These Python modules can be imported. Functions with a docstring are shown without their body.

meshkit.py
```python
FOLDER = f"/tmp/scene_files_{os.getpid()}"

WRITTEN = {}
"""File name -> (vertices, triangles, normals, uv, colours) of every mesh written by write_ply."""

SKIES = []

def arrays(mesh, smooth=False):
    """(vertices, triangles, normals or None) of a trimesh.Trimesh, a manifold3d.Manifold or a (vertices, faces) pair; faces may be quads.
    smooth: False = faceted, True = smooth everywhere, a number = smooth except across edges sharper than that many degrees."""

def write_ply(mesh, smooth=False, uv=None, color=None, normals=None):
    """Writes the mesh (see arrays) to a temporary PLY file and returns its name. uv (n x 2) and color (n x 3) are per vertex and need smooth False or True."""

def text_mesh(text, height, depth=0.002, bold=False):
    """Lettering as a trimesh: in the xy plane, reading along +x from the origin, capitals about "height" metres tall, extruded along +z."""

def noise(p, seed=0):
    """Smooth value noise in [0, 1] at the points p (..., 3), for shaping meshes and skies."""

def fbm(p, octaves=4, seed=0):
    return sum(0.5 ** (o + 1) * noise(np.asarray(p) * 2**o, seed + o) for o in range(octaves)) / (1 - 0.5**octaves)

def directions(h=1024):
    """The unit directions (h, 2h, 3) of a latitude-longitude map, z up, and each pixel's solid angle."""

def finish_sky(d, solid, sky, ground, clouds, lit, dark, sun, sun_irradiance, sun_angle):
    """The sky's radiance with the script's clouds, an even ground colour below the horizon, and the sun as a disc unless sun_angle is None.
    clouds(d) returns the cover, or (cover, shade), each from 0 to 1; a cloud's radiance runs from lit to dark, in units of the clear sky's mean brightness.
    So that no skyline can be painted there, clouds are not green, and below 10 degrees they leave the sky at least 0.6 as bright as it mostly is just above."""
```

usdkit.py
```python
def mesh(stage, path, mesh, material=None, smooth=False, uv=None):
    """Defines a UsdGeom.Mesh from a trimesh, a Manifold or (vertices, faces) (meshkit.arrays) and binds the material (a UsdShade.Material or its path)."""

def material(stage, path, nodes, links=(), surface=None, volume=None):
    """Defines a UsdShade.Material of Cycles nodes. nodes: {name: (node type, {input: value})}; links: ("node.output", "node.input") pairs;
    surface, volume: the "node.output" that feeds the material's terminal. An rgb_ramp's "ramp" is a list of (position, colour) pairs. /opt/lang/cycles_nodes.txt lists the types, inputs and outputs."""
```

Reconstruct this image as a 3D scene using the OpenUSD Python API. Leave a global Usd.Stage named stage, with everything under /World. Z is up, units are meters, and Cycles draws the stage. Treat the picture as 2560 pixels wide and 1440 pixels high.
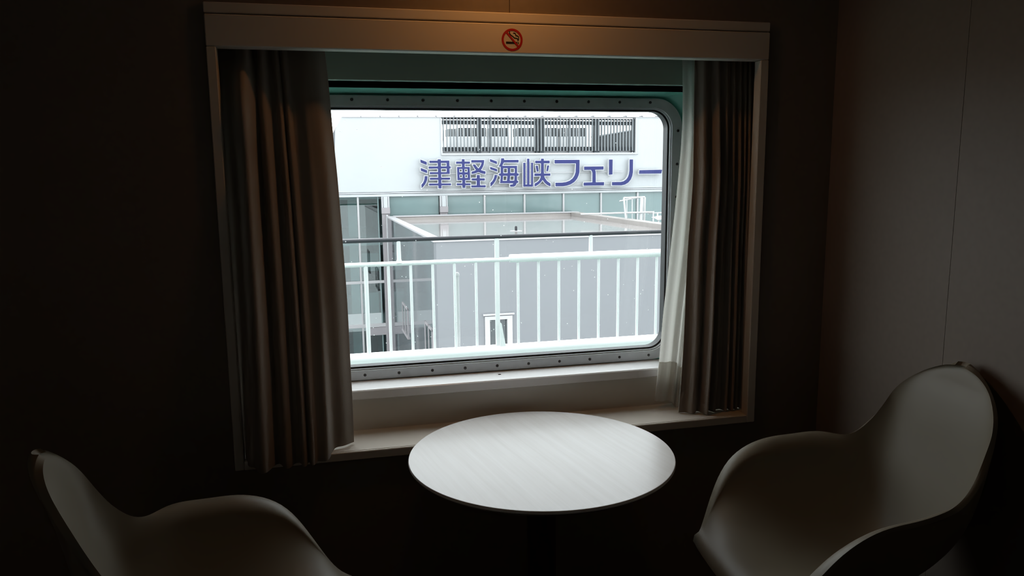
import math, random, numpy as np, trimesh, usdkit
import manifold3d as m3
from pxr import Usd, UsdGeom, UsdLux, Gf, Sdf, UsdShade
from scipy.interpolate import CubicSpline, PchipInterpolator
from shapely.geometry import Polygon, LineString, Point, box as sbox
from shapely.ops import unary_union

stage = Usd.Stage.CreateInMemory()
UsdGeom.SetStageUpAxis(stage, UsdGeom.Tokens.z)
UsdGeom.SetStageMetersPerUnit(stage, 1.0)
UsdGeom.Xform.Define(stage, '/World')
UsdGeom.Scope.Define(stage, '/World/Looks')

# ------------------------------------------------------------------ camera, sky, exposure
EXPOSURE = 0.2
SKY = 1.0
H = 1.31                                   # eye height above the cabin floor
AX = np.array([[0.97221, -0.04598, 0.22917], [-0.23381, -0.15010, 0.96063], [-0.00977, -0.98760, -0.15669]])
U_, _, V_ = np.linalg.svd(AX); AX = U_ @ V_  # columns: right, down, forward of the camera in room axes
cam = UsdGeom.Camera.Define(stage, '/World/camera')
right, down, fwd = AX[:, 0], AX[:, 1], AX[:, 2]
M = Gf.Matrix4d(*right, 0, *(-down), 0, *(-fwd), 0, 0, 0, H, 1)
cam.AddTransformOp().Set(M)
cam.CreateHorizontalApertureAttr(36.0); cam.CreateVerticalApertureAttr(20.25)
cam.CreateFocalLengthAttr(36.0 * 1914 / 2560)
cam.CreateClippingRangeAttr(Gf.Vec2f(0.02, 500))
cam.CreateExposureAttr(EXPOSURE)
dome = UsdLux.DomeLight.Define(stage, '/World/overcast_sky')
dome.CreateColorAttr(Gf.Vec3f(0.97, 1.0, 1.03)); dome.CreateIntensityAttr(SKY)

# ------------------------------------------------------------------ helpers
used = {}
def numbered(path):
    if path not in used:
        used[path] = 0; return path
    used[path] += 1
    return '%s_%03d' % (path, used[path])

class T:                                    # a thing: an Xform at its base; children given in the same axes as the base
    def __init__(s, prim, base): s.prim, s.base, s.path = prim, np.asarray(base, float), str(prim.GetPath())

def say(p, label=None, cat=None, group=None, kind=None):
    for k, v in (('label', label), ('category', cat), ('group', group), ('kind', kind)):
        if v: p.SetCustomDataByKey(k, v)

# the quay is not quite square to the ship: the ship heels and yaws a fraction of a degree
QUAY = np.array([[0.99980, 0.02013, -0.00101], [-0.02012, 0.99974, -0.01139], [0.00078, 0.01141, 0.99993]])
U_, _, V_ = np.linalg.svd(QUAY); QUAY = U_ @ V_

def thing(name, label=None, cat=None, base=(0, 0, 0), group=None, kind=None, quay=False):
    x = UsdGeom.Xform.Define(stage, numbered('/World/' + name)); p = x.GetPrim()
    b = np.asarray(base, float)
    if quay:
        A = QUAY.T; w = A @ b + [0, 0, H]
        x.AddTransformOp().Set(Gf.Matrix4d(*A[:, 0], 0, *A[:, 1], 0, *A[:, 2], 0, *w, 1))
    else:
        x.AddTranslateOp().Set(Gf.Vec3d(*b))
    say(p, label, cat, group, kind)
    return T(p, b)

def arr(mesh):
    if hasattr(mesh, 'to_mesh'):
        m = mesh.to_mesh(); return trimesh.Trimesh(np.array(m.vert_properties[:, :3]), np.array(m.tri_verts), process=False)
    if isinstance(mesh, (list,)): return trimesh.util.concatenate([arr(m) for m in mesh])
    return mesh

def part(t, name, mesh, mat, smooth=False, label=None, kind=None):
    m = arr(mesh).copy(); m.vertices = m.vertices - t.base
    path = numbered(t.path + '/' + name)
    p = usdkit.mesh(stage, path, m, mat, smooth=smooth).GetPrim()
    say(p, label, kind=kind)
    return T(p, t.base)

def box(x0, x1, y0, y1, z0, z1, c=0.0):
    """box, its edges chamfered by c"""
    if c <= 0:
        m = trimesh.creation.box([x1 - x0, y1 - y0, z1 - z0]); m.apply_translation([(x0 + x1) / 2, (y0 + y1) / 2, (z0 + z1) / 2]); return m
    pts = []
    for sx in (0, 1):
        for sy in (0, 1):
            for sz in (0, 1):
                p = np.array([(x0, x1)[sx], (y0, y1)[sy], (z0, z1)[sz]]); d = np.array([1 - 2 * sx, 1 - 2 * sy, 1 - 2 * sz]) * c
                for k in range(3):
                    q = p + d; q[k] = p[k]; pts.append(q)
    return trimesh.convex.convex_hull(np.array(pts))

def tube(a, b, r, n=16, r2=None):
    a, b = np.asarray(a, float), np.asarray(b, float); L = np.linalg.norm(b - a)
    if r2 is None: m = trimesh.creation.cylinder(radius=r, height=L, sections=n)
    else: m = trimesh.creation.revolve([(0, 0), (r, 0), (r2, L), (0, L)], sections=n); m.apply_translation([0, 0, -L / 2])
    m.apply_transform(trimesh.geometry.align_vectors([0, 0, 1], (b - a) / L)); m.apply_translation((a + b) / 2)
    return m

def lathe(prof, n=48, at=(0, 0, 0)):
    m = trimesh.creation.revolve(prof, sections=n); m.apply_translation(at); return m

def extrude_xz(poly, y0, y1):
    """shapely polygon in (x, z) extruded from y0 to y1"""
    ms = []
    for g in getattr(poly, 'geoms', [poly]):
        m = trimesh.creation.extrude_polygon(g, y1 - y0, engine='earcut')
        v = m.vertices.copy(); m.vertices = np.stack([v[:, 0], y1 - v[:, 2], v[:, 1]], 1); ms.append(m)
    m = trimesh.util.concatenate(ms); trimesh.repair.fix_normals(m); return m

def rrect(x0, x1, z0, z1, r): return sbox(x0 + r, z0 + r, x1 - r, z1 - r).buffer(r, quad_segs=14)

def solid_sheet(P, th, even_from=None):
    """grid of points (rows, cols, 3) thickened by th along its normals into a closed sheet"""
    du = np.gradient(P, axis=0); dv = np.gradient(P, axis=1)
    n = np.cross(du, dv); n /= np.maximum(np.linalg.norm(n, axis=2, keepdims=True), 1e-9)
    if even_from is not None:                # near a rounded end rows and edges run parallel: take each row's normal from its middle
        m_ = n[:, n.shape[1] // 3: -(n.shape[1] // 3)].mean(1, keepdims=True); m_ /= np.linalg.norm(m_, axis=2, keepdims=True)
        k_ = np.clip((np.arange(len(n)) - even_from) / 8.0, 0, 1)[:, None, None]; n = n * (1 - k_) + m_ * k_
        n /= np.maximum(np.linalg.norm(n, axis=2, keepdims=True), 1e-9)
    a, b = P.shape[:2]; A, B = P + n * th / 2, P - n * th / 2
    V = np.vstack([A.reshape(-1, 3), B.reshape(-1, 3)]); idx = np.arange(a * b).reshape(a, b); o = a * b; F = []
    q = lambda w, x, y, z: F.extend([(w, x, y), (w, y, z)])
    for i in range(a - 1):
        for j in range(b - 1):
            q(idx[i, j], idx[i + 1, j], idx[i + 1, j + 1], idx[i, j + 1])
            q(o + idx[i, j], o + idx[i, j + 1], o + idx[i + 1, j + 1], o + idx[i + 1, j])
    ring = list(idx[0, :]) + list(idx[1:, -1]) + list(idx[-1, -2::-1]) + list(idx[-2:0:-1, 0])
    for k in range(len(ring)):
        s, e = ring[k], ring[(k + 1) % len(ring)]
        q(s, e, o + e, o + s)
    m = trimesh.Trimesh(V, np.array(F), process=False); trimesh.repair.fix_normals(m); return m

# ------------------------------------------------------------------ materials
LK = '/World/Looks/'
def plain(name, col, rough=0.5, spec=0.5, metal=0.0, vary=0.0, scale=20.0, bump=0.0, bscale=200.0, **kw):
    n = {'p': ('principled_bsdf', dict(base_color=col, roughness=rough, specular_ior_level=spec, metallic=metal, **kw))}; l = []
    if vary or bump: n['tc'] = ('texture_coordinate', {})
    if vary:
        n['nz'] = ('noise_texture', dict(scale=scale, detail=4.0)); l.append(('tc.object', 'nz.vector'))
        n['rp'] = ('rgb_ramp', {'ramp': [(0.3, tuple(c * (1 - vary) for c in col)), (0.7, tuple(min(1, c * (1 + vary)) for c in col))]})
        l += [('nz.fac', 'rp.fac'), ('rp.color', 'p.base_color')]
    if bump:
        n['nb'] = ('noise_texture', dict(scale=bscale, detail=3.0)); l.append(('tc.object', 'nb.vector'))
        n['b'] = ('bump', dict(strength=bump, distance=0.002)); l += [('nb.fac', 'b.height'), ('b.normal', 'p.normal')]
    return usdkit.material(stage, LK + name, n, l, surface='p.BSDF')

def grain(name, a, b, rough, direction, fine=60.0, coarse=3.0, spec=0.5, rotz=0.0, amount=1.0, bump=0.05):
    """wood: noise stretched along one axis"""
    sc = [fine, fine, fine]; sc['xyz'.index(direction)] = coarse
    n = {'tc': ('texture_coordinate', {}), 'mr': ('mapping', dict(rotation=(0, 0, rotz))), 'mp': ('mapping', dict(scale=tuple(sc))),
         'nz': ('noise_texture', dict(scale=1.0, detail=6.0, roughness=0.62)), 'rp': ('rgb_ramp', {'ramp': [(0.32, a), (0.68, b)]}),
         'b': ('bump', dict(strength=bump, distance=0.001)),
         'p': ('principled_bsdf', dict(roughness=rough, specular_ior_level=spec))}
    l = [('tc.object', 'mr.vector'), ('mr.vector', 'mp.vector'), ('mp.vector', 'nz.vector'), ('nz.fac', 'rp.fac'), ('rp.color', 'p.base_color'), ('nz.fac', 'b.height'), ('b.normal', 'p.normal')]
    return usdkit.material(stage, LK + name, n, l, surface='p.BSDF')

def glass_pane(name, tint, ior=1.5, rough=0.0, refl=(1, 1, 1)):
    return usdkit.material(stage, LK + name, {'t': ('transparent_bsdf', dict(color=tint)), 'g': ('glossy_bsdf', dict(color=refl, roughness=rough)),
        'ge': ('geometry', {}), 'io': ('mix_float', dict(a=ior, b=1 / ior)),     # the same reflectance from either side of the pane
        'f': ('fresnel', {}), 'm': ('mix_closure', {})}, [('ge.backfacing', 'io.fac'), ('io.result', 'f.IOR'), ('f.fac', 'm.fac'), ('t.BSDF', 'm.closure1'), ('g.BSDF', 'm.closure2')], surface='m.closure')

def cloth(name, col, translucent=0.15, rough=0.9, weave=900.0):
    n = {'tc': ('texture_coordinate', {}), 'nz': ('noise_texture', dict(scale=weave, detail=2.0)), 'b': ('bump', dict(strength=0.2, distance=0.001)),
         'p': ('principled_bsdf', dict(base_color=col, roughness=rough, specular_ior_level=0.15, sheen_weight=0.15)),
         't': ('translucent_bsdf', dict(color=col)), 'm': ('mix_closure', dict(fac=translucent))}
    return usdkit.material(stage, LK + name, n, [('tc.object', 'nz.vector'), ('nz.fac', 'b.height'), ('b.normal', 'p.normal'), ('p.BSDF', 'm.closure1'), ('t.BSDF', 'm.closure2')], surface='m.closure')

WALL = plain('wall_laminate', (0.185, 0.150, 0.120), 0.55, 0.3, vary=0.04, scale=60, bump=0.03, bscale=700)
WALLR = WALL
DARKROOM = plain('far_wall', (0.70, 0.64, 0.60), 0.7, 0.3)
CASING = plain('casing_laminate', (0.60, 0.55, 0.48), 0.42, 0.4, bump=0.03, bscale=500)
HEADER = plain('pale_green_paint', (0.46, 0.60, 0.51), 0.5, 0.4)
HULL = plain('teal_hull_paint', (0.20, 0.58, 0.50), 0.4, 0.5, vary=0.05)
STEEL = plain('grey_window_frame_metal', (0.56, 0.585, 0.60), 0.38, 0.5, metal=0.12, vary=0.06, scale=30)
BOLT = plain('dark_bolt', (0.03, 0.03, 0.03), 0.5)
RUBBER = plain('black_rubber', (0.012, 0.013, 0.014), 0.5)
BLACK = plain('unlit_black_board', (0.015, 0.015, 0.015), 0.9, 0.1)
SILLW = plain('white_sill_laminate', (0.90, 0.90, 0.90), 0.30, 0.5)
FLOOR = plain('dark_carpet', (0.075, 0.058, 0.050), 0.95, 0.1, vary=0.2, scale=300, bump=0.3, bscale=900)
CEIL = plain('ceiling_paint', (0.66, 0.63, 0.60), 0.8, 0.2)
DRAPE = cloth('brown_drape_cloth', (0.30, 0.255, 0.215), 0.12)
SHEER = cloth('white_sheer_cloth', (0.85, 0.835, 0.80), 0.70)
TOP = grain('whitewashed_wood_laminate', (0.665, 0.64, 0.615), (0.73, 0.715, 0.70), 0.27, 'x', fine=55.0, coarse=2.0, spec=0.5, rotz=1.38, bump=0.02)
EDGE = plain('table_edge_band', (0.10, 0.085, 0.075), 0.5)
IRON = plain('black_powder_coated_steel', (0.018, 0.018, 0.019), 0.45)
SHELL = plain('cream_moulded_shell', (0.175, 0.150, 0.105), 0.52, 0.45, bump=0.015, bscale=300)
WOOD = grain('ash_leg_wood', (0.42, 0.30, 0.18), (0.52, 0.38, 0.24), 0.5, 'z')
RED = plain('sticker_red', (0.40, 0.012, 0.006), 0.45)
INK = plain('sticker_black', (0.012, 0.010, 0.008), 0.45)
LAMP = plain('brushed_lamp_metal', (0.35, 0.33, 0.30), 0.35, metal=0.8)
PANE = glass_pane('ship_window_glass', (0.955, 0.985, 0.985))
DROP = usdkit.material(stage, LK + 'water', {'p': ('principled_bsdf', dict(base_color=(1, 1, 1), roughness=0.02, ior=1.33, transmission_weight=1.0))}, [], surface='p.BSDF')
SHIPW = plain('pale_mint_deck_paint', (0.655, 0.662, 0.656), 0.38, 0.4, vary=0.03, scale=8)
DECK = plain('green_deck_paint', (0.16, 0.30, 0.26), 0.5, vary=0.1, scale=5)
HANDRAIL = plain('black_handrail', (0.022, 0.022, 0.028), 0.35)
FASCIA = plain('white_metal_panel', (0.405, 0.42, 0.43), 0.5, 0.4, vary=0.02, scale=0.6)
FASCIA2 = plain('white_trim_metal', (0.39, 0.39, 0.40), 0.5)
SEAM = plain('dark_joint', (0.10, 0.11, 0.12), 0.7)
GREYP = plain('grey_cladding', (0.197, 0.202, 0.212), 0.6, 0.12, vary=0.025, scale=0.5)
GREYG = plain('grey_glazed_cladding', (0.125, 0.132, 0.142), 0.06, 0.45, vary=0.03, scale=0.4)
ROOFW = plain('wet_roof_membrane', (0.34, 0.31, 0.305), 0.07, 0.5, vary=0.06, scale=0.35)
PARAPET = plain('weathered_parapet', (0.30, 0.275, 0.26), 0.6, vary=0.08, scale=1.5)
COPING = plain('zinc_coping', (0.38, 0.37, 0.38), 0.45)
TEALG = plain('teal_spandrel_glass', (0.145, 0.205, 0.205), 0.10, 0.6, vary=0.05, scale=0.8)
CLEARG = glass_pane('curtain_wall_glass', (0.62, 0.74, 0.74), ior=1.7)
DARKG = plain('dark_window_glass', (0.05, 0.06, 0.065), 0.06, 0.6)
MULL = plain('mullion_aluminium', (0.40, 0.39, 0.395), 0.45)
COLUMN = plain('pinkish_steel_column', (0.27, 0.25, 0.26), 0.5)
LOUVER = plain('louver_grey', (0.19, 0.205, 0.215), 0.5, 0.2)
BEAM = plain('louver_beam_dark', (0.03, 0.036, 0.042), 0.6)
PURPLE = plain('sign_purple', (0.040, 0.045, 0.140), 0.5, 0.06, vary=0.05, scale=2)
RIM = plain('sign_white_rim', (0.45, 0.46, 0.48), 0.45)
INTER = plain('interior_wall', (0.32, 0.34, 0.34), 0.8)
INTERD = plain('interior_dark', (0.06, 0.07, 0.075), 0.8)
INTERP = plain('interior_pale_column', (0.40, 0.43, 0.43), 0.7, 0.2)
ACW = plain('unit_white', (0.62, 0.62, 0.62), 0.5, 0.2)
ACD = plain('unit_coil_dark', (0.04, 0.045, 0.048), 0.6)
ASPH = plain('wet_asphalt', (0.16, 0.165, 0.17), 0.35, vary=0.15, scale=0.3)
WHITEP = plain('white_painted_pipe', (0.48, 0.48, 0.48), 0.45)

# ------------------------------------------------------------------ cabin shell (room axes: x along the window wall, y outward, z up)
YW, YA, YG = 1.96, 2.107, 2.215            # wall face, apron, window frame
XL, XR = -0.235, 1.172                      # window recess
ZL, ZT = 0.581, 1.592                       # ledge, underside of the casing head
RX0, RX1, RY0, RZ1 = -1.45, 1.415, -1.6, 2.10
s = thing('floor', 'dark carpeted cabin floor', kind='structure'); part(s, 'carpet', box(RX0 - .1, RX1 + .1, RY0 - .1, YW + .1, -0.08, 0), FLOOR)
s = thing('ceiling', 'cabin ceiling', kind='structure'); part(s, 'ceiling_panel', box(RX0 - .1, RX1 + .1, RY0 - .1, YW + .3, RZ1, RZ1 + .06), CEIL)
s = thing('wall_back', 'beige laminate wall around the cabin window', kind='structure')
CX = 0.4686
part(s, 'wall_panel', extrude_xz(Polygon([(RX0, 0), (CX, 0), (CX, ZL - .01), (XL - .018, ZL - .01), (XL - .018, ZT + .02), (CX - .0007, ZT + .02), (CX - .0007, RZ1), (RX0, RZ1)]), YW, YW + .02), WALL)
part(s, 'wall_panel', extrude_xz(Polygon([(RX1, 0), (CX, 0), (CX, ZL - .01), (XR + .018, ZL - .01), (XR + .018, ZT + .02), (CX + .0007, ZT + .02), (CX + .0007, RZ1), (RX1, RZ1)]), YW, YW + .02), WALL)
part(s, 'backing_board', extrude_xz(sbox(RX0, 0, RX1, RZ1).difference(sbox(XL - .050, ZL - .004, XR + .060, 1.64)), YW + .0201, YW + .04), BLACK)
s = thing('wall_right', 'beige laminate side wall with one upright joint', kind='structure')
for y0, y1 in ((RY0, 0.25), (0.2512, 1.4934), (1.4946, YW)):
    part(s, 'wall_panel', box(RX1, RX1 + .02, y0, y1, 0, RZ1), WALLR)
part(s, 'backing_board', box(RX1 + .0201, RX1 + .04, RY0, YW + .3, 0, RZ1), BLACK)
s = thing('wall_left', 'cabin wall on the left', kind='structure'); part(s, 'wall_panel', box(RX0 - .04, RX0, RY0, YW + .3, 0, RZ1), DARKROOM)
s = thing('wall_front', 'cabin wall behind the camera', kind='structure'); part(s, 'wall_panel', box(RX0, RX1, RY0 - .04, RY0, 0, RZ1), DARKROOM)

# casing on the wall
s = thing('trim_1', 'cream casing around the cabin window with a deep head board', kind='structure', base=(CX, YW, .557))
F0 = YW - .012
part(s, 'head_board', box(-.257, 1.1976, F0, YW + .03, ZT, 1.6645, .0025), CASING)
part(s, 'cap_strip', box(-.257, 1.1976, F0 + .001, YW + .02, 1.6668, 1.691, .002), CASING)
part(s, 'side_board', box(-.257, XL, F0, YW + .02, .5575, ZT - .0005, .002), CASING)
part(s, 'side_board', box(XR, 1.1976, F0, YW + .02, .5575, ZT - .0005, .002), CASING)
part(s, 'bottom_board', box(XL, XR, F0, YW + .02, .557, ZL - .001, .002), CASING)

# recess and window
w = thing('window_1', 'ship window in a deep recess, grey bolted frame with rounded corners', kind='structure', base=(CX, YG, .7))
part(w, 'reveal_board', box(XL - .065, XL - .050, YW + .021, YG + .02, ZL - .02, 1.63), CASING)
part(w, 'reveal_board', box(XR + .060, XR + .075, YW + .021, YG + .02, ZL - .02, 1.63), CASING)
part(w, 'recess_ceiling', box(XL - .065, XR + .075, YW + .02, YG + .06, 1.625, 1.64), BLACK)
part(w, 'header_board', box(XL - .05, XR + .06, 2.122, 2.138, 1.539, 1.625, .002), HEADER)
part(w, 'ledge', box(XL - .0005, XR + .0005, YW - .008, YA + .012, ZL - .018, ZL, .003), CASING)
for q in ((XL - .05, XL - .0006), (XR + .0006, XR + .06)): part(w, 'ledge', box(*q, YW + .022, YA + .012, ZL - .018, ZL), CASING)
part(w, 'apron', box(XL - .05, XR + .06, YA + .004, YA + .018, ZL, .6715), CASING)
part(w, 'window_sill', box(XL - .05, XR + .06, YA, YG + .001, .670, .697, .003), SILLW)
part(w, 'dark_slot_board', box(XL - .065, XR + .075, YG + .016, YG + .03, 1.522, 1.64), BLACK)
XI0, XI1, ZI0, ZI1 = -.097, 1.034, .728, 1.480
outer = rrect(-.128, 1.0655, .700, 1.508, .085); inner = rrect(XI0, XI1, ZI0, ZI1, .06)
lip = rrect(XI0 + .006, XI1 - .006, ZI0 + .006, ZI1 - .006, .055)
part(w, 'hull_plate', extrude_xz(sbox(XL - .05, .60, XR + .06, 1.522).difference(rrect(-.122, 1.060, .706, 1.502, .08)), YG + .002, YG + .012), HULL)
def wedge_ring(a, b, ya, yb):
    """ring of triangular section between two outlines of equal point count: a at ya slopes to b at yb"""
    A = np.array(a.exterior.coords)[:-1]; B = np.array(b.exterior.coords)[:-1]; n = len(A)
    V = np.vstack([np.insert(A, 1, ya, 1), np.insert(B, 1, yb, 1), np.insert(A, 1, yb, 1)]); F = []
    for k in range(n):
        e = (k + 1) % n
        for o1, o2 in ((0, n), (n, 2 * n), (2 * n, 0)):
            F += [(o1 + k, o1 + e, o2 + e), (o1 + k, o2 + e, o2 + k)]
    m = trimesh.Trimesh(V, F, process=False); trimesh.repair.fix_normals(m); return m
part(w, 'hull_liner', wedge_ring(rrect(-.150, 1.088, .600, 1.5245, .022), rrect(-.127, 1.0645, .602, 1.5115, .084), 2.165, YG + .004), HULL, smooth=30)
ring = extrude_xz(outer.difference(inner), YG - .012, YG + .016)
part(w, 'window_frame', ring, STEEL, smooth=25)
part(w, 'frame_lip', extrude_xz(inner.difference(rrect(XI0 + .004, XI1 - .004, ZI0 + .004, ZI1 - .004, .056)), YG - .006, YG + .003), plain('bright_frame_lip', (0.55, 0.57, 0.58), 0.35, metal=0.5), smooth=25)
part(w, 'rubber_gasket', extrude_xz(inner.difference(rrect(XI0 + .009, XI1 - .009, ZI0 + .009, ZI1 - .009, .052)), YG + .0032, YG + .034), RUBBER, smooth=25)
part(w, 'pane', extrude_xz(inner.buffer(.01), YG + .0345, YG + .0425), PANE)
bolts = [(-.02 + .098 * k, 1.4965) for k in range(11)] + [(-.015 + .0985 * k, .7145) for k in range(11)] + [(1.0525, .81 + .1005 * k) for k in range(7)] + [(-.115, .81 + .1005 * k) for k in range(7)]
for bx, bz in bolts:
    m = lathe([(0, 0), (.0042, 0), (.0042, .0012), (.003, .003), (0, .0034)], 12); m.apply_transform(trimesh.transformations.rotation_matrix(math.pi / 2, [1, 0, 0])); m.apply_translation([bx, YG - .012, bz])
    part(w, 'bolt', m, BOLT, smooth=30)
rng = np.random.default_rng(5)
drops = []
for k in range(120):
    r = rng.uniform(.0007, .0017); x = rng.uniform(-.05, 1.01); z = rng.uniform(.77, 1.45) if rng.random() < .7 else rng.uniform(.77, 1.1)
    d = trimesh.creation.icosphere(1, r); d.vertices *= [1, .5, 1.1]; d.apply_translation([x, YG + .0427 + r * .3, z]); drops.append(d)
part(w, 'water_drops', drops, DROP, smooth=True, kind='stuff')
m = trimesh.creation.icosphere(2, .003); m.vertices *= [1.6, 1, .5]; m.apply_translation([.476, 2.165, .6977])
part(w, 'sill_screw', m, BOLT, smooth=True)

# outer hull skin, so the cabin is closed to the deck
s = thing('wall_outer', 'mint painted steel deckhouse side', kind='structure')
part(s, 'hull_skin', extrude_xz(sbox(-6, -.35, 7, 2.6).difference(rrect(-.11, 1.045, .715, 1.493, .07)), YG + .055, YG + .075), SHIPW)

# ------------------------------------------------------------------ reading lamp above the head board (the warm light)
LX, LY, LZ = .445, YW - .20, 1.955
l = thing('wall_lamp', 'small metal downlight on the wall above the window', 'lamp', base=(LX, YW, LZ))
part(l, 'wall_plate', box(LX - .04, LX + .04, YW - .015, YW, LZ - .02, LZ + .06, .003), LAMP)
part(l, 'arm', tube((LX, YW - .012, LZ + .03), (LX, LY, LZ + .03), .008), LAMP, smooth=40)
part(l, 'shade', lathe([(.0, .065), (.040, .060), (.046, .0), (.043, .0), (.037, .056), (0, .06)], 40, (LX, LY, LZ - .01)), LAMP, smooth=40)
part(l, 'bulb', trimesh.creation.icosphere(2, .02).apply_translation([LX, LY, LZ + .018]), plain('bulb_glass', (.9, .8, .6), .3), smooth=True)
d = UsdLux.DiskLight.Define(stage, l.path + '/lamp_light')
d.AddTranslateOp().Set(Gf.Vec3d(LX - l.base[0], LY - l.base[1], LZ - .005 - l.base[2]))
d.CreateRadiusAttr(.030); d.CreateColorAttr(Gf.Vec3f(1.0, .42, .11)); d.CreateIntensityAttr(90.0)

# ------------------------------------------------------------------ no smoking sticker
k_ = .0272 / 385; sx0, sz0 = .4717, 1.6255
s = thing('no_smoking_sign', 'round red no smoking sticker on the head board above the window', 'sign', base=(sx0, F0, sz0))
def st(pts): return [(sx0 + (x - 695) * k_, sz0 - (y - 750) * k_) for x, y in pts]
ringp = Point(sx0, sz0).buffer(385 * k_, 48).difference(Point(sx0, sz0).buffer(308 * k_, 48))
slash = LineString(st([(470, 470), (930, 990)])).buffer(32 * k_, cap_style=2).intersection(Point(sx0, sz0).buffer(320 * k_, 48))
part(s, 'red_ring', extrude_xz(ringp, F0 - .0007, F0), RED)
part(s, 'red_slash', extrude_xz(slash, F0 - .0009, F0), RED)
cig = Polygon(st([(470, 815), (880, 822), (880, 885), (470, 885)])).union(Polygon(st([(900, 825), (935, 825), (935, 885), (900, 885)])))
part(s, 'cigarette', extrude_xz(cig.difference(slash.buffer(6 * k_)), F0 - .0006, F0), INK)
smoke = [LineString(st([(605, 465), (600, 530), (650, 590), (720, 630), (780, 685), (850, 690), (900, 715), (905, 775)])).buffer(15 * k_), LineString(st([(745, 515), (800, 520), (825, 560), (830, 600), (890, 610), (930, 640), (930, 740)])).buffer(15 * k_)]
part(s, 'smoke', extrude_xz(unary_union(smoke).difference(slash.buffer(6 * k_)), F0 - .0006, F0), INK)

# ------------------------------------------------------------------ curtains
def curve(pts):
    p = np.array(sorted(pts)); return PchipInterpolator(p[:, 0], p[:, 1])
def drape(left, right, ytop, ybot, ztop, zbot, folds, amp, seed, cols=240, rows=60, th=.003, gather=None):
    """left/right: x edges as functions of t (0 top, 1 hem); folds: list of (centre s, width, depth); returns the grid"""
    r = np.random.default_rng(seed); P = np.zeros((rows, cols, 3)); sg = np.linspace(0, 1, cols)
    ph = r.uniform(0, 6.28, 8)
    for i, t in enumerate(np.linspace(0, 1, rows)):
        drift = .006 * np.sin(2.2 * t + ph[0]) + .002 * np.sin(5 * t + ph[1])
        y = np.zeros(cols)
        for k, (c, wd, dp, sk) in enumerate(folds):
            u = (sg - c - sk * t - drift * (k % 3 - 1)) / wd
            y += dp * amp * np.exp(-np.abs(u) ** 2.6) * (0.55 + 0.45 * min(1, t * 3.0)) * (1 + .15 * np.sin(3 * t + ph[k % 8]))
        y0 = ytop(sg, t) if callable(ytop) else ytop
        a, b = left(t), right(t)
        base = (1 - t) * ytop + t * ybot(sg)
        if gather is not None: y = y + gather(sg, t)
        x = a + (b - a) * sg + .010 * np.sin(sg * 60 + ph[2]) * np.exp(-((sg - .5) / .6) ** 2) * 0
        P[i, :, 0] = x; P[i, :, 1] = base - y; P[i, :, 2] = ztop + (zbot(sg) - ztop) * t
    return P
one = lambda v: (lambda s_: np.full_like(s_, v))
t_of = lambda z, zt=1.60, zb=.57: (zt - z) / (zt - zb)
cr = [(t_of(z), x) for x, z in ((.009, 1.60), (.016, 1.503), (.020, 1.403), (.028, 1.249), (.033, 1.103), (.038, .931), (.039, .766), (.040, .676), (.039, .57))]
cL = curve([(0, -.262), (1, -.262)]); cR = curve(cr)
step = lambda s_, c, wd: 1 / (1 + np.exp(-(s_ - c) / wd))
c = thing('curtain', 'long brown pleated curtain hanging at the left of the window', 'curtain', base=(-.10, 2.0, .567))
folds = [(.29, .065, 2.5, -.02), (.435, .040, 1.3, .01), (.56, .022, .9, .02), (.635, .022, .8, .02), (.865, .110, 1.1, .0)]
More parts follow.
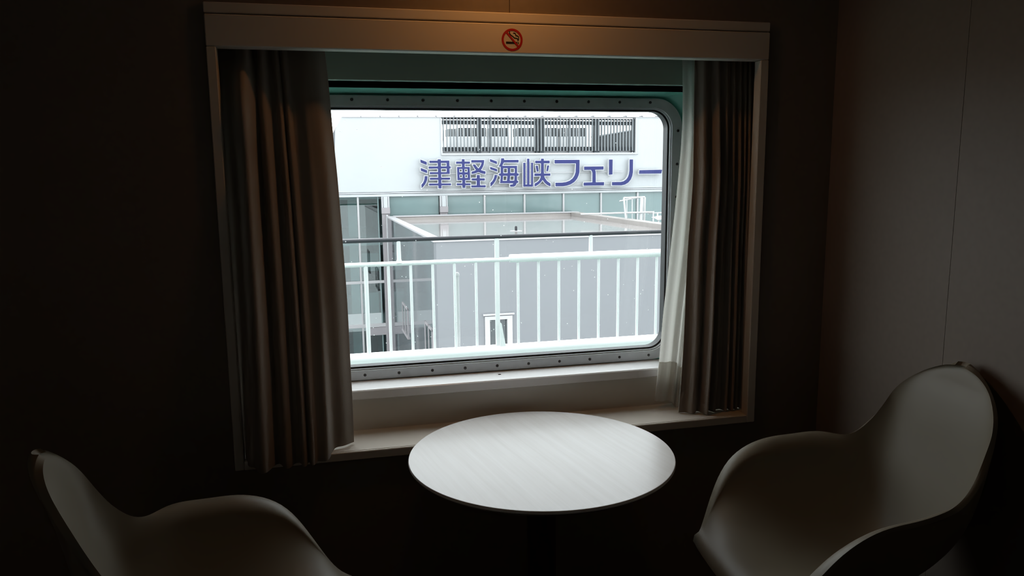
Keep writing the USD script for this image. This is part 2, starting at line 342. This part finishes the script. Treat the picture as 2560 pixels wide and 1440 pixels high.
gath = lambda s_, t: .035 * np.exp(-((s_ - .27) / .11) ** 2) * np.exp(-((t - .15) / .09) ** 2) - .030 * np.exp(-((s_ - .25) / .05) ** 2) * np.exp(-((t - .035) / .03) ** 2)
P = drape(cL, cR, 2.052, lambda s_: 1.942 + .068 * step(s_, .80, .015) + .075 * (1 - step(s_, .10, .010)), 1.618, lambda s_: .567 + .009 * np.exp(-((s_ - .29) / .08) ** 2) + .020 * step(s_, .80, .015) + .018 * (1 - step(s_, .115, .008)), folds, .030, 3, gather=gath)
part(c, 'cloth', solid_sheet(P, .003), DRAPE, smooth=True)
cr2 = curve([(0, 1.022), (.3, 1.022), (.55, 1.007), (.8, .998), (1, .984)])
c = thing('curtain', 'long brown pleated curtain bunched at the right of the window', 'curtain', base=(1.09, 2.0, .584))
folds = [(.13, .055, .9, .03), (.32, .032, 1.5, .0), (.47, .035, 1.0, .0), (.62, .025, .8, 0), (.72, .02, .8, 0), (.80, .02, .7, 0), (.88, .02, .8, 0), (.96, .02, .7, 0)]
P = drape(cr2, curve([(0, 1.216), (1, 1.212)]), 2.045, lambda s_: np.full_like(s_, 2.012), 1.618, one(.584), folds, .026, 8)
part(c, 'cloth', solid_sheet(P, .003), DRAPE, smooth=True)
c = thing('sheer_curtain', 'narrow white sheer curtain beside the right brown curtain', 'curtain', base=(1.0, 2.09, .60))
tz = lambda z: (1.618 - z) / (1.618 - .600)
sl = curve([(0, 1.005), (tz(1.443), 1.010), (tz(1.374), 1.008), (tz(1.292), 1.002), (tz(1.031), .977), (tz(.869), .960), (tz(.740), .950), (1, .936)])
sr = curve([(0, 1.075), (.5, 1.065), (.75, 1.040), (1, 1.016)])
sf = [(.25, .12, .5, 0), (.62, .08, 1.0, 0), (.86, .05, .7, .0)]
P = drape(sl, sr, 2.088, one(2.076), 1.618, lambda s_: .604 - .022 * step(s_, .72, .04), sf, .012, 12, cols=90)
part(c, 'cloth', solid_sheet(P, .0015), SHEER, smooth=True)
Q = P[-8:].copy(); Q[:, :, 1] -= .0022
part(c, 'hem', solid_sheet(Q, .002), SHEER, smooth=True)
c = thing('curtain_rail', 'slim curtain track under the top of the window recess', 'rail', base=(CX, 2.05, 1.61))
part(c, 'track', box(XL - .05, XR + .06, 2.036, 2.066, 1.6185, 1.625, .001), BLACK)

# ------------------------------------------------------------------ round table
TX, TY, TZ, TR = .4855, 1.741, .610, .3265
t = thing('round_table', 'small round whitewashed wood table on a black column', 'table', base=(TX, TY, 0))
part(t, 'tabletop', lathe([(0, -.004), (TR - .002, -.004), (TR - .0005, -.003), (TR, -.001), (TR - .0004, .001), (TR - .0015, .0035), (TR - .003, .004), (0, .004)], 160, (TX, TY, TZ - .004)), TOP, smooth=30)
part(t, 'edge_band', lathe([(0, 0), (TR - .03, 0), (TR - .006, .012), (TR - .006, .0165), (0, .0165)], 160, (TX, TY, TZ - .0247)), EDGE, smooth=30)
part(t, 'mounting_plate', box(TX - .12, TX + .12, TY - .12, TY + .12, TZ - .031, TZ - .025, .002), IRON)
part(t, 'column', lathe([(0, .02), (.036, .02), (.036, TZ - .032), (0, TZ - .032)], 40, (TX, TY, 0)), IRON, smooth=30)
part(t, 'base_plate', lathe([(0, 0), (.195, 0), (.20, .004), (.195, .010), (.05, .022), (0, .022)], 80, (TX, TY, .0005)), IRON, smooth=30)

# ------------------------------------------------------------------ shell armchairs
ED = np.array([[.174, .259, .406], [.229, .208, .465], [.256, .150, .555], [.257, .068, .604], [.252, -.010, .616], [.239, -.077, .624], [.209, -.135, .627], [.192, -.178, .660], [.174, -.216, .718], [.150, -.245, .776], [.083, -.275, .829], [0, -.269, .862]])
CE = np.array([[.262, .400], [.222, .412], [.160, .408], [.080, .393], [0, .380], [-.080, .376], [-.142, .398], [-.190, .462], [-.225, .575], [-.256, .705], [-.276, .800], [-.270, .862]])
def shell_grid(nu=90, nv=61):
    k = np.arange(12); e, c = CubicSpline(k, ED), CubicSpline(k, CE)
    us = np.concatenate([np.linspace(0, 9.6, nu - 26), 11 - np.linspace(1.4, .20, 27)[1:]]); P = np.zeros((len(us) + 2, nv, 3)); v = np.linspace(-1, 1, nv)
    for i, u in enumerate(us):
        E, C = e(u), c(u).copy(); k_u = np.clip((u - 8.4) / 1.3, 0, 1); k_u = k_u * k_u * (3 - 2 * k_u)
        C[1] += (E[2] - C[1]) * k_u; C[0] += (E[1] - .012 - C[0]) * k_u
        b = np.clip((u - 5.0) / 2.5, 0, 1); b = b * b * (3 - 2 * b); f = np.clip(1 - u / 1.6, 0, 1)
        tt = v * math.pi / 2
        w_ = np.abs(v); q_ = np.clip(w_ / .82, 0, 1) * math.pi / 2; x_ = np.clip((w_ - .82) / .18, 0, 1)
        lat = (1 - b) * np.sign(v) * (.885 * np.sin(q_) ** .92 + .115 * x_) + b * np.sin(tt * .9) / math.sin(math.pi / 2 * .9)
        g = (1 - b) * (.90 * (1 - np.cos(q_) ** 1.25) + .10 * (1 - (1 - x_) ** 2)) + b * w_ ** 2.2
        gp = (1 - b) * np.abs(v) ** 1.6 + b * np.abs(v) ** 2.2
        P[i + 2, :, 0] = E[0] * lat; P[i + 2, :, 1] = C[0] + (E[1] - C[0]) * gp; P[i + 2, :, 2] = C[1] + (E[2] - C[1]) * g
    d = np.array([0, .010, -.010]); 
    P[1] = P[2] + [0, .009, -.006]; P[0] = P[2] + [0, .012, -.020]
    return P
GRID = shell_grid()
def armchair(x, y, yaw, label):
    ca, sa = math.cos(yaw), math.sin(yaw)
    R = np.array([[-sa, ca, 0], [ca, sa, 0], [0, 0, 1.0]])      # columns: chair side, chair front, up in room axes
    t = thing('armchair', label, 'chair', base=(x, y, 0))
    place = lambda m: (m.apply_transform(np.vstack([np.hstack([R, [[x], [y], [0]]]), [0, 0, 0, 1]])), trimesh.repair.fix_normals(m))[0]
    A = R  # local (side, front, up)
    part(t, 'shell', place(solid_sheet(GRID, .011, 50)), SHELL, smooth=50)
    part(t, 'seat_mount', place(box(-.11, .11, -.10, .12, .352, .366, .003)), IRON)
    for sx in (-1, 1):
        for sy in (-1, 1):
            a = np.array([sx * .10, sy * .10 + .01, .352]); b = np.array([sx * .205, sy * .19 - .01, .002])
            part(t, 'leg', place(tube(b, a, .010, 20, .014)), WOOD, smooth=40)
        part(t, 'brace', place(tube((sx * .16, -.125, .15), (sx * .16, .115, .15), .005, 12)), IRON, smooth=40)
    return t
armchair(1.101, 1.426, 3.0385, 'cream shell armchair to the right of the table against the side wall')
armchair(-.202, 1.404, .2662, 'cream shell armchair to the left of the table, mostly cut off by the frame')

# ------------------------------------------------------------------ ship side: deck, rail
YR = 4.40
s = thing('deck', 'painted steel side deck outside the window', kind='structure')
part(s, 'deck_plate', box(-6, 7, YG + .06, YR + .16, -.42, -.36), DECK)
r = thing('ship_railing', 'pale mint ship railing with black handrail outside the window', 'railing', base=(1.0, YR, -.36))
X0, X1 = -3.2, 5.2
part(r, 'handrail', tube((X0, YR, .902), (X1, YR, .902), .0115, 18), HANDRAIL, smooth=40)
part(r, 'middle_rail', tube((X0, YR, .766), (X1, YR, .766), .0135, 18), SHIPW, smooth=40)
part(r, 'rail_sleeve', lathe([(0, 0), (.022, 0), (.0245, .003), (.0245, 1.6), (.022, 1.603), (0, 1.603)], 28).apply_transform(trimesh.transformations.rotation_matrix(math.pi / 2, [0, 1, 0])).apply_translation([1.036, YR - .002, .771]), SHIPW, smooth=40)
prof = rrect(YR - .05, YR + .05, -.36, .247, .028)
m = trimesh.creation.extrude_polygon(prof, X1 - X0, engine='earcut'); v = m.vertices.copy(); m.vertices = np.stack([X0 + v[:, 2], v[:, 0], v[:, 1]], 1); trimesh.repair.fix_normals(m)
part(r, 'coaming', m, SHIPW, smooth=35)
for k in range(-32, 34):
    x = .960 - .1275 * k if True else 0
    if x < X0 + .05 or x > X1 - .05: continue
    if k % 12 == 0:
        part(r, 'post', box(x - .0135, x + .0135, YR - .008, YR + .008, .22, .895, .003), SHIPW)
        g = Polygon([(x + .008, .395), (x + .018, .385), (x + .044, .235), (x + .008, .235)])
        part(r, 'gusset', extrude_xz(g, YR - .03, YR - .018), SHIPW)
    elif k == 6:
        part(r, 'baluster', tube((x, YR, .23), (x, YR, .765), .012, 14), SHIPW, smooth=40)
    else:
        part(r, 'baluster', tube((x, YR, .23), (x, YR, .765), .0085 if k > -1 else .0085, 14), SHIPW, smooth=40)
for x in (.385, 1.545, -.775, 2.705, -1.935, 3.865):
    part(r, 'stanchion', lathe([(0, 0), (.020, 0), (.0125, .02), (.0115, .125), (0, .125)], 18, (x, YR, .77)), SHIPW, smooth=40)
vp = thing('vent_pipe', 'short white capped pipe standing behind the ship railing', 'pipe', base=(.733, YR + .085, -.36))
part(vp, 'pipe', lathe([(0, 0), (.0125, 0), (.0125, 1.03), (0, 1.03)], 20, (.733, YR + .085, -.36)), WHITEP, smooth=40)
part(vp, 'cap', lathe([(0, 0), (.0150, 0), (.0150, .012), (.010, .020), (0, .022)], 20, (.733, YR + .085, .668)), WHITEP, smooth=40)

# ------------------------------------------------------------------ quay and terminal (quay axes, origin at the eye)
g = thing('ground', 'wet asphalt quay below the terminal', kind='structure', quay=True, base=(0, 20, -9))
part(g, 'asphalt', box(-150, 150, 7, 200, -9.3, -9), ASPH)
FY = 26.0
b = thing('terminal_building', 'white ferry terminal with louvred parapet and teal glass band', 'building', quay=True, base=(6, FY, -9))
fasc = Polygon([(.82, -.50), (.84, .9), (.88, 1.55), (1.09, 1.93), (1.09, 1.93), (17, 2.04), (17, -.50)])
opening = Polygon([(4.365, 1.93), (4.385, .70), (11.45, .70), (11.405, 2.01), (4.365, 2.01)])
part(b, 'fascia', extrude_xz(fasc.difference(opening), FY, FY + .25), FASCIA)
part(b, 'side_wing', extrude_xz(Polygon([(.93, 1.66), (.80, 1.43), (.752, .64), (.86, .64)]), FY + .26, FY + .32), GREYP)
cx = 1.10
zt = lambda x: 1.93 + (x - 1.09) * .0069
while cx < 17:
    e = min(cx + .622, 17)
    part(b, 'coping', extrude_xz(Polygon([(cx, zt(cx)), (e - .008, zt(e)), (e - .008, zt(e) + .022), (cx, zt(cx) + .022)]), FY - .03, FY + .28), COPING)
    part(b, 'coping_joint', box(e - .009, e + .001, FY - .035, FY + .28, zt(e), zt(e) + .06), SEAM)
    cx = e
part(b, 'opening_sill', box(4.33, 11.50, FY - .05, FY + .26, .70, .765, .006), FASCIA2)
part(b, 'opening_sill_back', box(4.38, 11.45, FY + .20, FY + .3, .765, .83), FASCIA2)
part(b, 'opening_side', box(4.33, 4.385, FY - .03, FY + .25, .765, 1.93), FASCIA2)
part(b, 'opening_side', box(11.405, 11.47, FY - .03, FY + .25, .765, 1.99), FASCIA2)
lv = part(b, 'louver_screen', box(4.385, 11.405, FY + .10, FY + .16, .83, .975), BEAM, label='grey vertical louver screen in the white parapet')
part(lv, 'beam', box(4.385, 11.405, FY + .10, FY + .16, 1.735, 1.865), BEAM)
part(lv, 'beam', box(4.385, 11.405, FY + .10, FY + .16, 1.905, 1.955), BEAM)
for x, wd in ((5.67, .12), (6.085, .07), (7.74, .10), (7.90, .16), (8.95, .06), (9.96, .20), (11.36, .09)):
    part(lv, 'louver_post', box(x - wd / 2, x + wd / 2, FY + .06, FY + .2, .766, 1.955), LOUVER if wd < .08 else BEAM)
x = 4.435
while x < 11.36:
    part(lv, 'slat', box(x - .017, x + .017, FY + .0, FY + .08, .83, 1.945), LOUVER); x += .1185
# cornice between fascia and glass
part(b, 'cornice_joint', box(.8, 17, FY + .02, FY + .2, -.575, -.50), SEAM)
part(b, 'cornice_strip', box(.78, 17, FY - .02, FY + .2, -.558, -.515, .004), FASCIA2)
part(b, 'window_head', box(.78, 17, FY - .03, FY + .2, -.655, -.572, .006), FASCIA)
# columns, mullions, panes
mx = [-2.57, -.90, .77, 1.51, 5.815, 7.25, 8.69, 10.11, 11.53, 12.95, 14.37, 15.8]
bays = [(-4.0, -2.6), (-2.54, -.93), (-.87, .74), (.80, 1.48), (1.54, 2.15), (2.55, 4.22), (4.53, 5.785), (5.845, 7.22), (7.28, 8.66), (8.72, 10.08), (10.14, 11.5), (11.56, 12.92), (12.98, 14.34), (14.4, 15.77), (15.83, 17)]
for x in mx: part(b, 'mullion', box(x - .03, x + .03, FY + .0, FY + .12, -2.0 if x > 2 else -8.95, -.655, .004), MULL)
for x0, x1 in bays:
    if x0 > 2.3: part(b, 'window_pane', box(x0, x1, FY + .07, FY + .09, -2.2, -.655), TEALG)
    else:
        for z0, z1 in ((-2.03, -.655), (-3.47, -2.11), (-4.585, -3.56), (-6.4, -5.07), (-8.0, -6.5)):
            part(b, 'window_pane', box(x0, x1, FY + .07, FY + .09, z0, z1), CLEARG)
        part(b, 'spandrel', box(x0, x1, FY + .05, FY + .09, -4.95, -4.585), TEALG if False else INTERP)
for z0, z1 in ((-2.11, -2.03), (-3.56, -3.47), (-5.07, -4.95), (-6.5, -6.4)):
    part(b, 'transom', box(-4.0, 2.28, FY - .01, FY + .10, z0, z1, .004), MULL)
part(b, 'mullion', box(2.15, 2.19, FY + .05, FY + .12, -8, -.655), TEALG)
for xc in (2.405, 4.37):
    part(b, 'column', box(xc - .125, xc + .125, FY - .10, FY + .06, -9 if xc < 3 else -1.4, -1.02, .006), COLUMN)
    part(b, 'column_cover', box(xc - .07, xc + .07, FY - .14, FY + .06, -1.02, -.655, .006), FASCIA)
    for q in (-1, 1): part(b, 'column_flange', box(xc + q * .105 - .025, xc + q * .105 + .025, FY - .12, FY + .06, -1.02, -.655, .004), FASCIA2)
    part(b, 'column_bracket', box(xc - .14, xc + .14, FY - .16, FY + .02, -1.22, -1.02, .01), COLUMN)
part(b, 'downpipe', tube((2.44, FY - .16, -1.25), (2.44, FY - .16, -3.1), .035), FASCIA2, smooth=40)
part(b, 'kick_panel', box(1.66, 2.28, FY + .0, FY + .05, -5.35, -5.08), COLUMN)
part(b, 'wall_lower', box(2.55, 17, FY + .02, FY + .3, -9, -2.1), GREYP)
part(b, 'roof_deck', box(.9, 17, FY + .26, 40, .55, .70), GREYP)
part(b, 'interior_ceiling', box(-4, 17, FY + .3, 32.8, -.74, -.66), INTER)
part(b, 'low_roof', box(-4.1, .80, FY - .05, 33, -.655, -.45, .01), FASCIA)
part(b, 'end_wall', box(-4.1, -4.0, FY, 33, -9, -.655), GREYP)
part(b, 'wall_foot', box(-4.0, 2.28, FY + .02, FY + .2, -9, -8.0), GREYP)
for z in (-2.1, -5.0): part(b, 'floor_slab', box(-4, 2.5, FY + .4, 33, z - .2, z), INTER)
part(b, 'interior_wall', box(-4, 17, 32.8, 33, -9, .5), INTERD)
part(b, 'interior_wall', box(2.5, 2.55, FY + .3, 32.8, -9, -.52), INTER)
for x in (1.26, ): part(b, 'interior_column', box(x, x + .31, 27.9, 28.2, -9, -.62), INTERP)
part(b, 'interior_counter', box(1.7, 2.3, 28.2, 29, -3.4, -2.75), INTERP)
part(b, 'interior_shelf', box(1.65, 2.25, 28.2, 28.9, -5.0, -4.2), INTERP)
part(b, 'interior_column', box(.72, .92, 27.4, 27.6, -9, -.62), INTERP)

# lettering on the fascia
CHARS = [[[[[3598,555],[3805,475],[3802,380],[3600,460]],[[3603,279],[3810,199],[3807,108],[3604,188]],[[3725,9],[3817,8],[3813,-79],[3788,-153],[3752,-227],[3699,-301],[3613,-383],[3609,-271],[3660,-218],[3695,-152],[3718,-78]],[[3899,516],[4567,516],[4565,443],[3897,444]],[[3868,326],[4609,324],[4608,262],[3866,254]],[[3901,140],[4566,133],[4565,75],[3899,72]],[[3900,-48],[4579,-51],[4577,-117],[3898,-115]],[[3865,-237],[4609,-243],[4607,-304],[3864,-304]],[[4178,559],[4279,559],[4280,-402],[4180,-400]],[[4477,516],[4567,516],[4572,75],[4475,76]]],[]],[[[[4803,481],[5276,478],[5274,408],[4802,412]],[[4999,559],[5089,558],[5100,-397],[5002,-396]],[[4833,301],[5263,298],[5272,-139],[4836,-137]],[[4810,-246],[5276,-252],[5275,-314],[4809,-309]],[[5326,527],[5768,525],[5762,445],[5743,353],[5703,269],[5649,189],[5810,142],[5804,57],[5678,80],[5565,127],[5452,86],[5334,62],[5331,142],[5418,162],[5484,191],[5421,280],[5366,377],[5453,380],[5508,304],[5567,241],[5621,303],[5656,362],[5684,444],[5324,446]],[[5507,27],[5607,26],[5609,-320],[5500,-319]],[[5331,-85],[5779,-90],[5778,-162],[5330,-156]],[[5309,-320],[5806,-323],[5805,-393],[5308,-390]]],[[[4902,238],[5012,237],[5013,124],[4904,125]],[[5083,237],[5188,236],[5189,123],[5085,124]],[[4905,50],[5012,49],[5013,-64],[4906,-63]],[[5087,48],[5191,47],[5192,-66],[5089,-65]]]],[[[[5978,557],[6214,475],[6212,387],[5977,477]],[[5977,296],[6219,218],[6217,133],[5977,220]],[[6128,22],[6224,21],[6201,-74],[6155,-175],[6083,-276],[5981,-372],[5978,-245],[6050,-183],[6095,-107],[6122,-31]],[[6369,580],[6470,579],[6465,524],[6980,523],[6979,441],[6455,440],[6428,389],[6401,330],[6383,301],[6277,302],[6322,373],[6354,449]],[[6348,327],[6924,322],[6918,-219],[6895,-296],[6858,-356],[6800,-385],[6675,-383],[6672,-314],[6765,-307],[6797,-269],[6317,-258],[6342,-93]],[[6282,69],[6984,66],[6978,-11],[6286,-3]],[[6918,-185],[6959,-186],[6958,-259],[6909,-258]]],[[[6435,250],[6594,248],[6592,74],[6433,76]],[[6679,248],[6847,246],[6846,80],[6681,82]],[[6423,-9],[6582,-15],[6562,-185],[6407,-183]],[[6675,-12],[6836,-13],[6825,-180],[6660,-178]]]],[[[[7153,427],[7224,426],[7217,-391],[7145,-390]],[[7291,562],[7366,561],[7358,-393],[7284,-392]],[[7434,429],[7500,428],[7494,-395],[7427,-394]],[[7146,-317],[7494,-322],[7494,-395],[7145,-390]],[[7582,492],[8098,493],[8098,403],[7584,406]],[[7793,561],[7888,560],[7889,-51],[7784,-50]],[[7592,321],[7674,320],[7704,127],[7636,123]],[[8014,326],[8082,325],[8040,132],[7978,130]],[[7554,57],[8124,51],[8121,-28],[7553,-32]],[[7783,-24],[7893,-25],[7929,-112],[8002,-208],[8127,-296],[8127,-396],[8010,-342],[7919,-267],[7843,-163],[7765,-257],[7674,-333],[7560,-392],[7556,-292],[7647,-246],[7720,-187],[7766,-101]]],[]],[[[[8283,513],[9200,512],[9199,99],[9168,-22],[9108,-144],[9005,-256],[8875,-333],[8727,-378],[8579,-398],[8317,-394],[8313,-273],[8561,-272],[8700,-256],[8838,-210],[8950,-129],[9019,-29],[9061,92],[9072,391],[8286,394]]],[]],[[[[9375,276],[10101,276],[10099,169],[9781,162],[9804,93],[9811,-275],[10121,-275],[10119,-390],[9360,-388],[9360,-282],[9688,-275],[9689,42],[9668,112],[9635,160],[9376,160]]],[]],[[[[10312,514],[10445,513],[10440,-6],[10311,-18]],[[11100,513],[11225,514],[11226,79],[11203,-63],[11147,-195],[11052,-301],[10927,-370],[10783,-399],[10433,-394],[10432,-279],[10763,-279],[10878,-254],[10973,-193],[11040,-105],[11077,-8],[11095,116]]],[]],[[[[11477,130],[12367,139],[12335,7],[11464,4]]],[]]]
sg = thing('building_sign', 'purple ferry company lettering with white rims on the terminal', 'sign', quay=True, base=(7.6, FY, -.4))
SY = 25.78
for solids, holes in CHARS:
    mk = lambda q: Polygon([(a / 1000, c_ / 1000) for a, c_ in q]).buffer(0)
    face = unary_union([mk(q) for q in solids])
    if holes: face = face.difference(unary_union([mk(q) for q in holes]))
    rim = face.buffer(.024, join_style=2, mitre_limit=2)
    ch = part(sg, 'letter', extrude_xz(rim, SY, SY + .10), RIM)
    part(ch, 'letter_face', extrude_xz(face, SY - .012, SY), PURPLE)
    bx = rim.bounds
    for xx in (bx[0] + .2 * (bx[2] - bx[0]), bx[0] + .8 * (bx[2] - bx[0])):
        zz = [g_ for g_ in (rim.intersection(LineString([(xx, -2), (xx, 3)])),)][0]
        if zz.is_empty: continue
        zc = zz.bounds[1] + .05
        part(ch, 'standoff', tube((xx, SY + .10, zc), (xx, FY, zc), .015, 8), COPING)

for z in (.085, -.335): part(sg, 'sign_rail', box(3.55, 10.9, SY + .12, SY + .15, z - .012, z + .012), FASCIA2)
# roof plant behind the louvers
for i, (x0, x1, zb, lab) in enumerate(((4.94, 5.24, 1.70, 'small grey rooftop unit, leftmost behind the louvers'), (5.30, 6.38, 1.74, 'white rooftop cooling unit, second from left behind the louvers'), (6.50, 7.20, 1.74, 'white rooftop cooling unit, third from left behind the louvers'),
        (7.52, 8.28, 1.745, 'white rooftop cooling unit, just left of the thick middle louver post'), (8.48, 9.13, 1.75, 'white rooftop cooling unit right of the thick middle louver post'), (9.24, 10.30, 1.755, 'wide white rooftop cooling unit, rightmost behind the louvers'))):
    u = thing('cooling_unit', lab, 'air conditioner', quay=True, base=((x0 + x1) / 2, 28.3, .70), group='cooling units behind the louver screen')
    part(u, 'cabinet', box(x0, x1, 28, 28.6, .74, 1.43, .01), ACW)
    part(u, 'coil_grille', box(x0 + .01, x1 - .01, 28.01, 28.59, 1.43, zb, .01), ACD)
    n = max(2, int((x1 - x0) / .16))
    for k in range(n + 1):
        xx = x0 + .02 + (x1 - x0 - .04) * k / n
        part(u, 'grille_bar', box(xx - .008, xx + .008, 27.985, 28.01, 1.43, zb - .01), ACW)
    for q in (0, 1): part(u, 'foot', box((x0 + .03, x1 - .13)[q], (x0 + .13, x1 - .03)[q], 28.05, 28.55, .70, .74), ACD)
u = thing('roof_stair_cover', 'dark sloped roof cover behind the right end of the louvers', 'roof cover', quay=True, base=(11.5, 28.2, .70))
part(u, 'sloped_cover', extrude_xz(Polygon([(10.75, .70), (10.75, 1.42), (12.4, 1.68), (12.4, .70)]), 28.0, 28.6), ACD)
part(u, 'edge_trim', extrude_xz(Polygon([(10.7, 1.42), (12.45, 1.69), (12.45, 1.73), (10.7, 1.46)]), 27.97, 28.63), LOUVER)

# grey annex in front of the terminal
AX0, AX1, AY0, AY1, AZ = 2.43, 9.08, 15.8, 25.83, -1.30
a = thing('annex_building', 'grey flat roofed annex in front of the terminal', 'building', quay=True, base=(5.7, 20, -9))
cutw = sbox(3.49, -4.9, 4.10, -2.99)
part(a, 'front_wall', extrude_xz(sbox(AX0 + .05, -9, AX1, AZ - .06).difference(cutw), AY0, AY0 + .2), GREYP)
part(a, 'side_wall', box(AX0, AX0 + .05, AY0, AY1, -9, AZ - .02), GREYG)
part(a, 'side_wall', box(AX1 - .05, AX1, AY0, AY1, -9, AZ - .02), GREYP)
part(a, 'back_wall', box(AX0, AX1, AY1 - .1, AY1, -9, AZ - .02), GREYP)
part(a, 'roof', box(AX0 + .05, AX1 - .05, AY0 + .05, AY1 - .05, -1.56, -1.43), ROOFW)
part(a, 'front_coping', box(AX0 - .02, AX1 + .02, AY0 - .03, AY0 + .25, AZ - .06, AZ, .008), COPING)
part(a, 'side_coping', box(AX0 - .02, AX0 + .20, AY0 + .25, AY1, AZ - .05, AZ + .005, .008), COPING)
part(a, 'side_parapet', box(AX1 - .30, AX1 + .02, AY0 + .25, AY1, -1.5, AZ, .01), PARAPET)
part(a, 'back_parapet', box(AX0 + .2, AX1 - .30, AY1 - .35, AY1, -1.5, AZ, .01), PARAPET)
part(a, 'back_coping', box(AX0 + .2, AX1, AY1 - .38, AY1 + .02, AZ - .02, AZ + .015, .006), COPING)
f = part(a, 'window_frame', extrude_xz(sbox(3.49, -4.9, 4.10, -2.99).difference(sbox(3.60, -4.85, 3.765, -3.07)).difference(sbox(3.80, -4.85, 3.985, -3.07)), AY0 - .03, AY0 + .12), MULL)
part(f, 'pane', box(3.60, 3.765, AY0 + .06, AY0 + .08, -4.85, -3.07), DARKG)
part(f, 'pane', box(3.80, 3.985, AY0 + .06, AY0 + .08, -4.85, -3.07), DARKG)
part(f, 'hood', box(3.45, 4.14, AY0 - .06, AY0, -2.97, -2.935), FASCIA2)
for y0, y1, z0, z1 in ((20.7, 22.0, -4.38, -3.58), (16.25, 17.4, -4.25, -3.30)):
    f = part(a, 'window_frame', [box(AX0 - .02, AX0, y0, y0 + .1, z0, z1), box(AX0 - .02, AX0, y1 - .1, y1, z0, z1), box(AX0 - .02, AX0, y0, y1, z1 - .05, z1), box(AX0 - .04, AX0, y0 - .04, y1 + .04, z0 - .05, z0), box(AX0 - .02, AX0, (y0 + y1) / 2 - .05, (y0 + y1) / 2 + .05, z0, z1)], COLUMN)
    part(f, 'pane', box(AX0 - .010, AX0 - .001, y0 + .08, (y0 + y1) / 2 - .03, z0, z1 - .04), DARKG)
    part(f, 'pane', box(AX0 - .010, AX0 - .001, (y0 + y1) / 2 + .03, y1 - .08, z0, z1 - .04), DARKG)
# things on the annex roof and beyond
dr = thing('roof_drain', 'small black vent stub on the wet annex roof', 'vent', quay=True, base=(5.115, 19.2, -1.43))
part(dr, 'stub', lathe([(0, 0), (.034, 0), (.034, .10), (.022, .128), (0, .132)], 20, (5.115, 19.2, -1.43)), HANDRAIL, smooth=40)
part(dr, 'flange', lathe([(0, 0), (.16, 0), (.16, .008), (0, .012)], 24, (5.115, 19.2, -1.43)), COPING, smooth=40)
ld = thing('roof_ladder', 'white caged roof ladder beyond the annex parapet', 'ladder', quay=True, base=(9.25, 21.0, -9))
W = WHITEP
part(ld, 'stile', tube((8.87, 21, -.69), (8.96, 21, -1.5), .028), W, smooth=40)
part(ld, 'stile', tube((9.62, 21.2, -.69), (9.50, 21.2, -9), .035), W, smooth=40)
part(ld, 'stile', tube((8.96, 21, -1.5), (8.96, 21, -9), .028), W, smooth=40)
part(ld, 'hoop', tube((8.87, 21, -.69), (9.62, 21.2, -.685), .026), W, smooth=40)
part(ld, 'hoop', tube((8.94, 21.5, -.80), (9.66, 21.5, -.69), .02), W, smooth=40)
for x in (9.03, 9.20, 9.60): part(ld, 'upright', tube((x, 21.15, -.70), (x + .01, 21.15, -2.2), .016), W, smooth=40)
part(ld, 'upright', tube((9.44, 21, -.70), (9.38, 21, -2.2), .045), W, smooth=40)
for k in range(12): part(ld, 'rung', tube((8.96, 21.05, -1.6 - .3 * k), (9.50, 21.2, -1.6 - .3 * k), .014), W, smooth=40)
pr = thing('roof_guard_rail', 'white horizontal guard rail crossing the roof ladder', 'railing', quay=True, base=(9.0, 20.9, -2.4))
part(pr, 'rail', tube((7.75, 21.6, -1.165), (9.75, 20.8, -1.115), .026), W, smooth=40)
part(pr, 'rail', tube((9.6, 20.9, -1.15), (10.15, 20.9, -1.15), .02), W, smooth=40)
part(pr, 'post', tube((10.08, 20.9, -1.12), (10.08, 20.9, -2.4), .022), W, smooth=40)
part(pr, 'post', tube((9.72, 20.8, -1.12), (9.72, 20.8, -2.4), .022), W, smooth=40)
fl = thing('floodlight', 'white floodlight head on a post right of the roof ladder', 'lamp', quay=True, base=(9.2, 19.5, -2.4))
part(fl, 'head', trimesh.convex.convex_hull(np.array([(9.10, 19.4, -1.21), (9.10, 19.6, -1.19), (9.36, 19.4, -1.15), (9.36, 19.6, -1.15), (9.36, 19.4, -1.25), (9.36, 19.6, -1.25), (9.2, 19.4, -1.15), (9.2, 19.4, -1.26)])), W)
part(fl, 'post', tube((9.27, 19.5, -1.25), (9.27, 19.5, -2.4), .025), W, smooth=40)
part(fl, 'stem', tube((9.24, 19.5, -1.06), (9.24, 19.5, -1.16), .02), W, smooth=40)
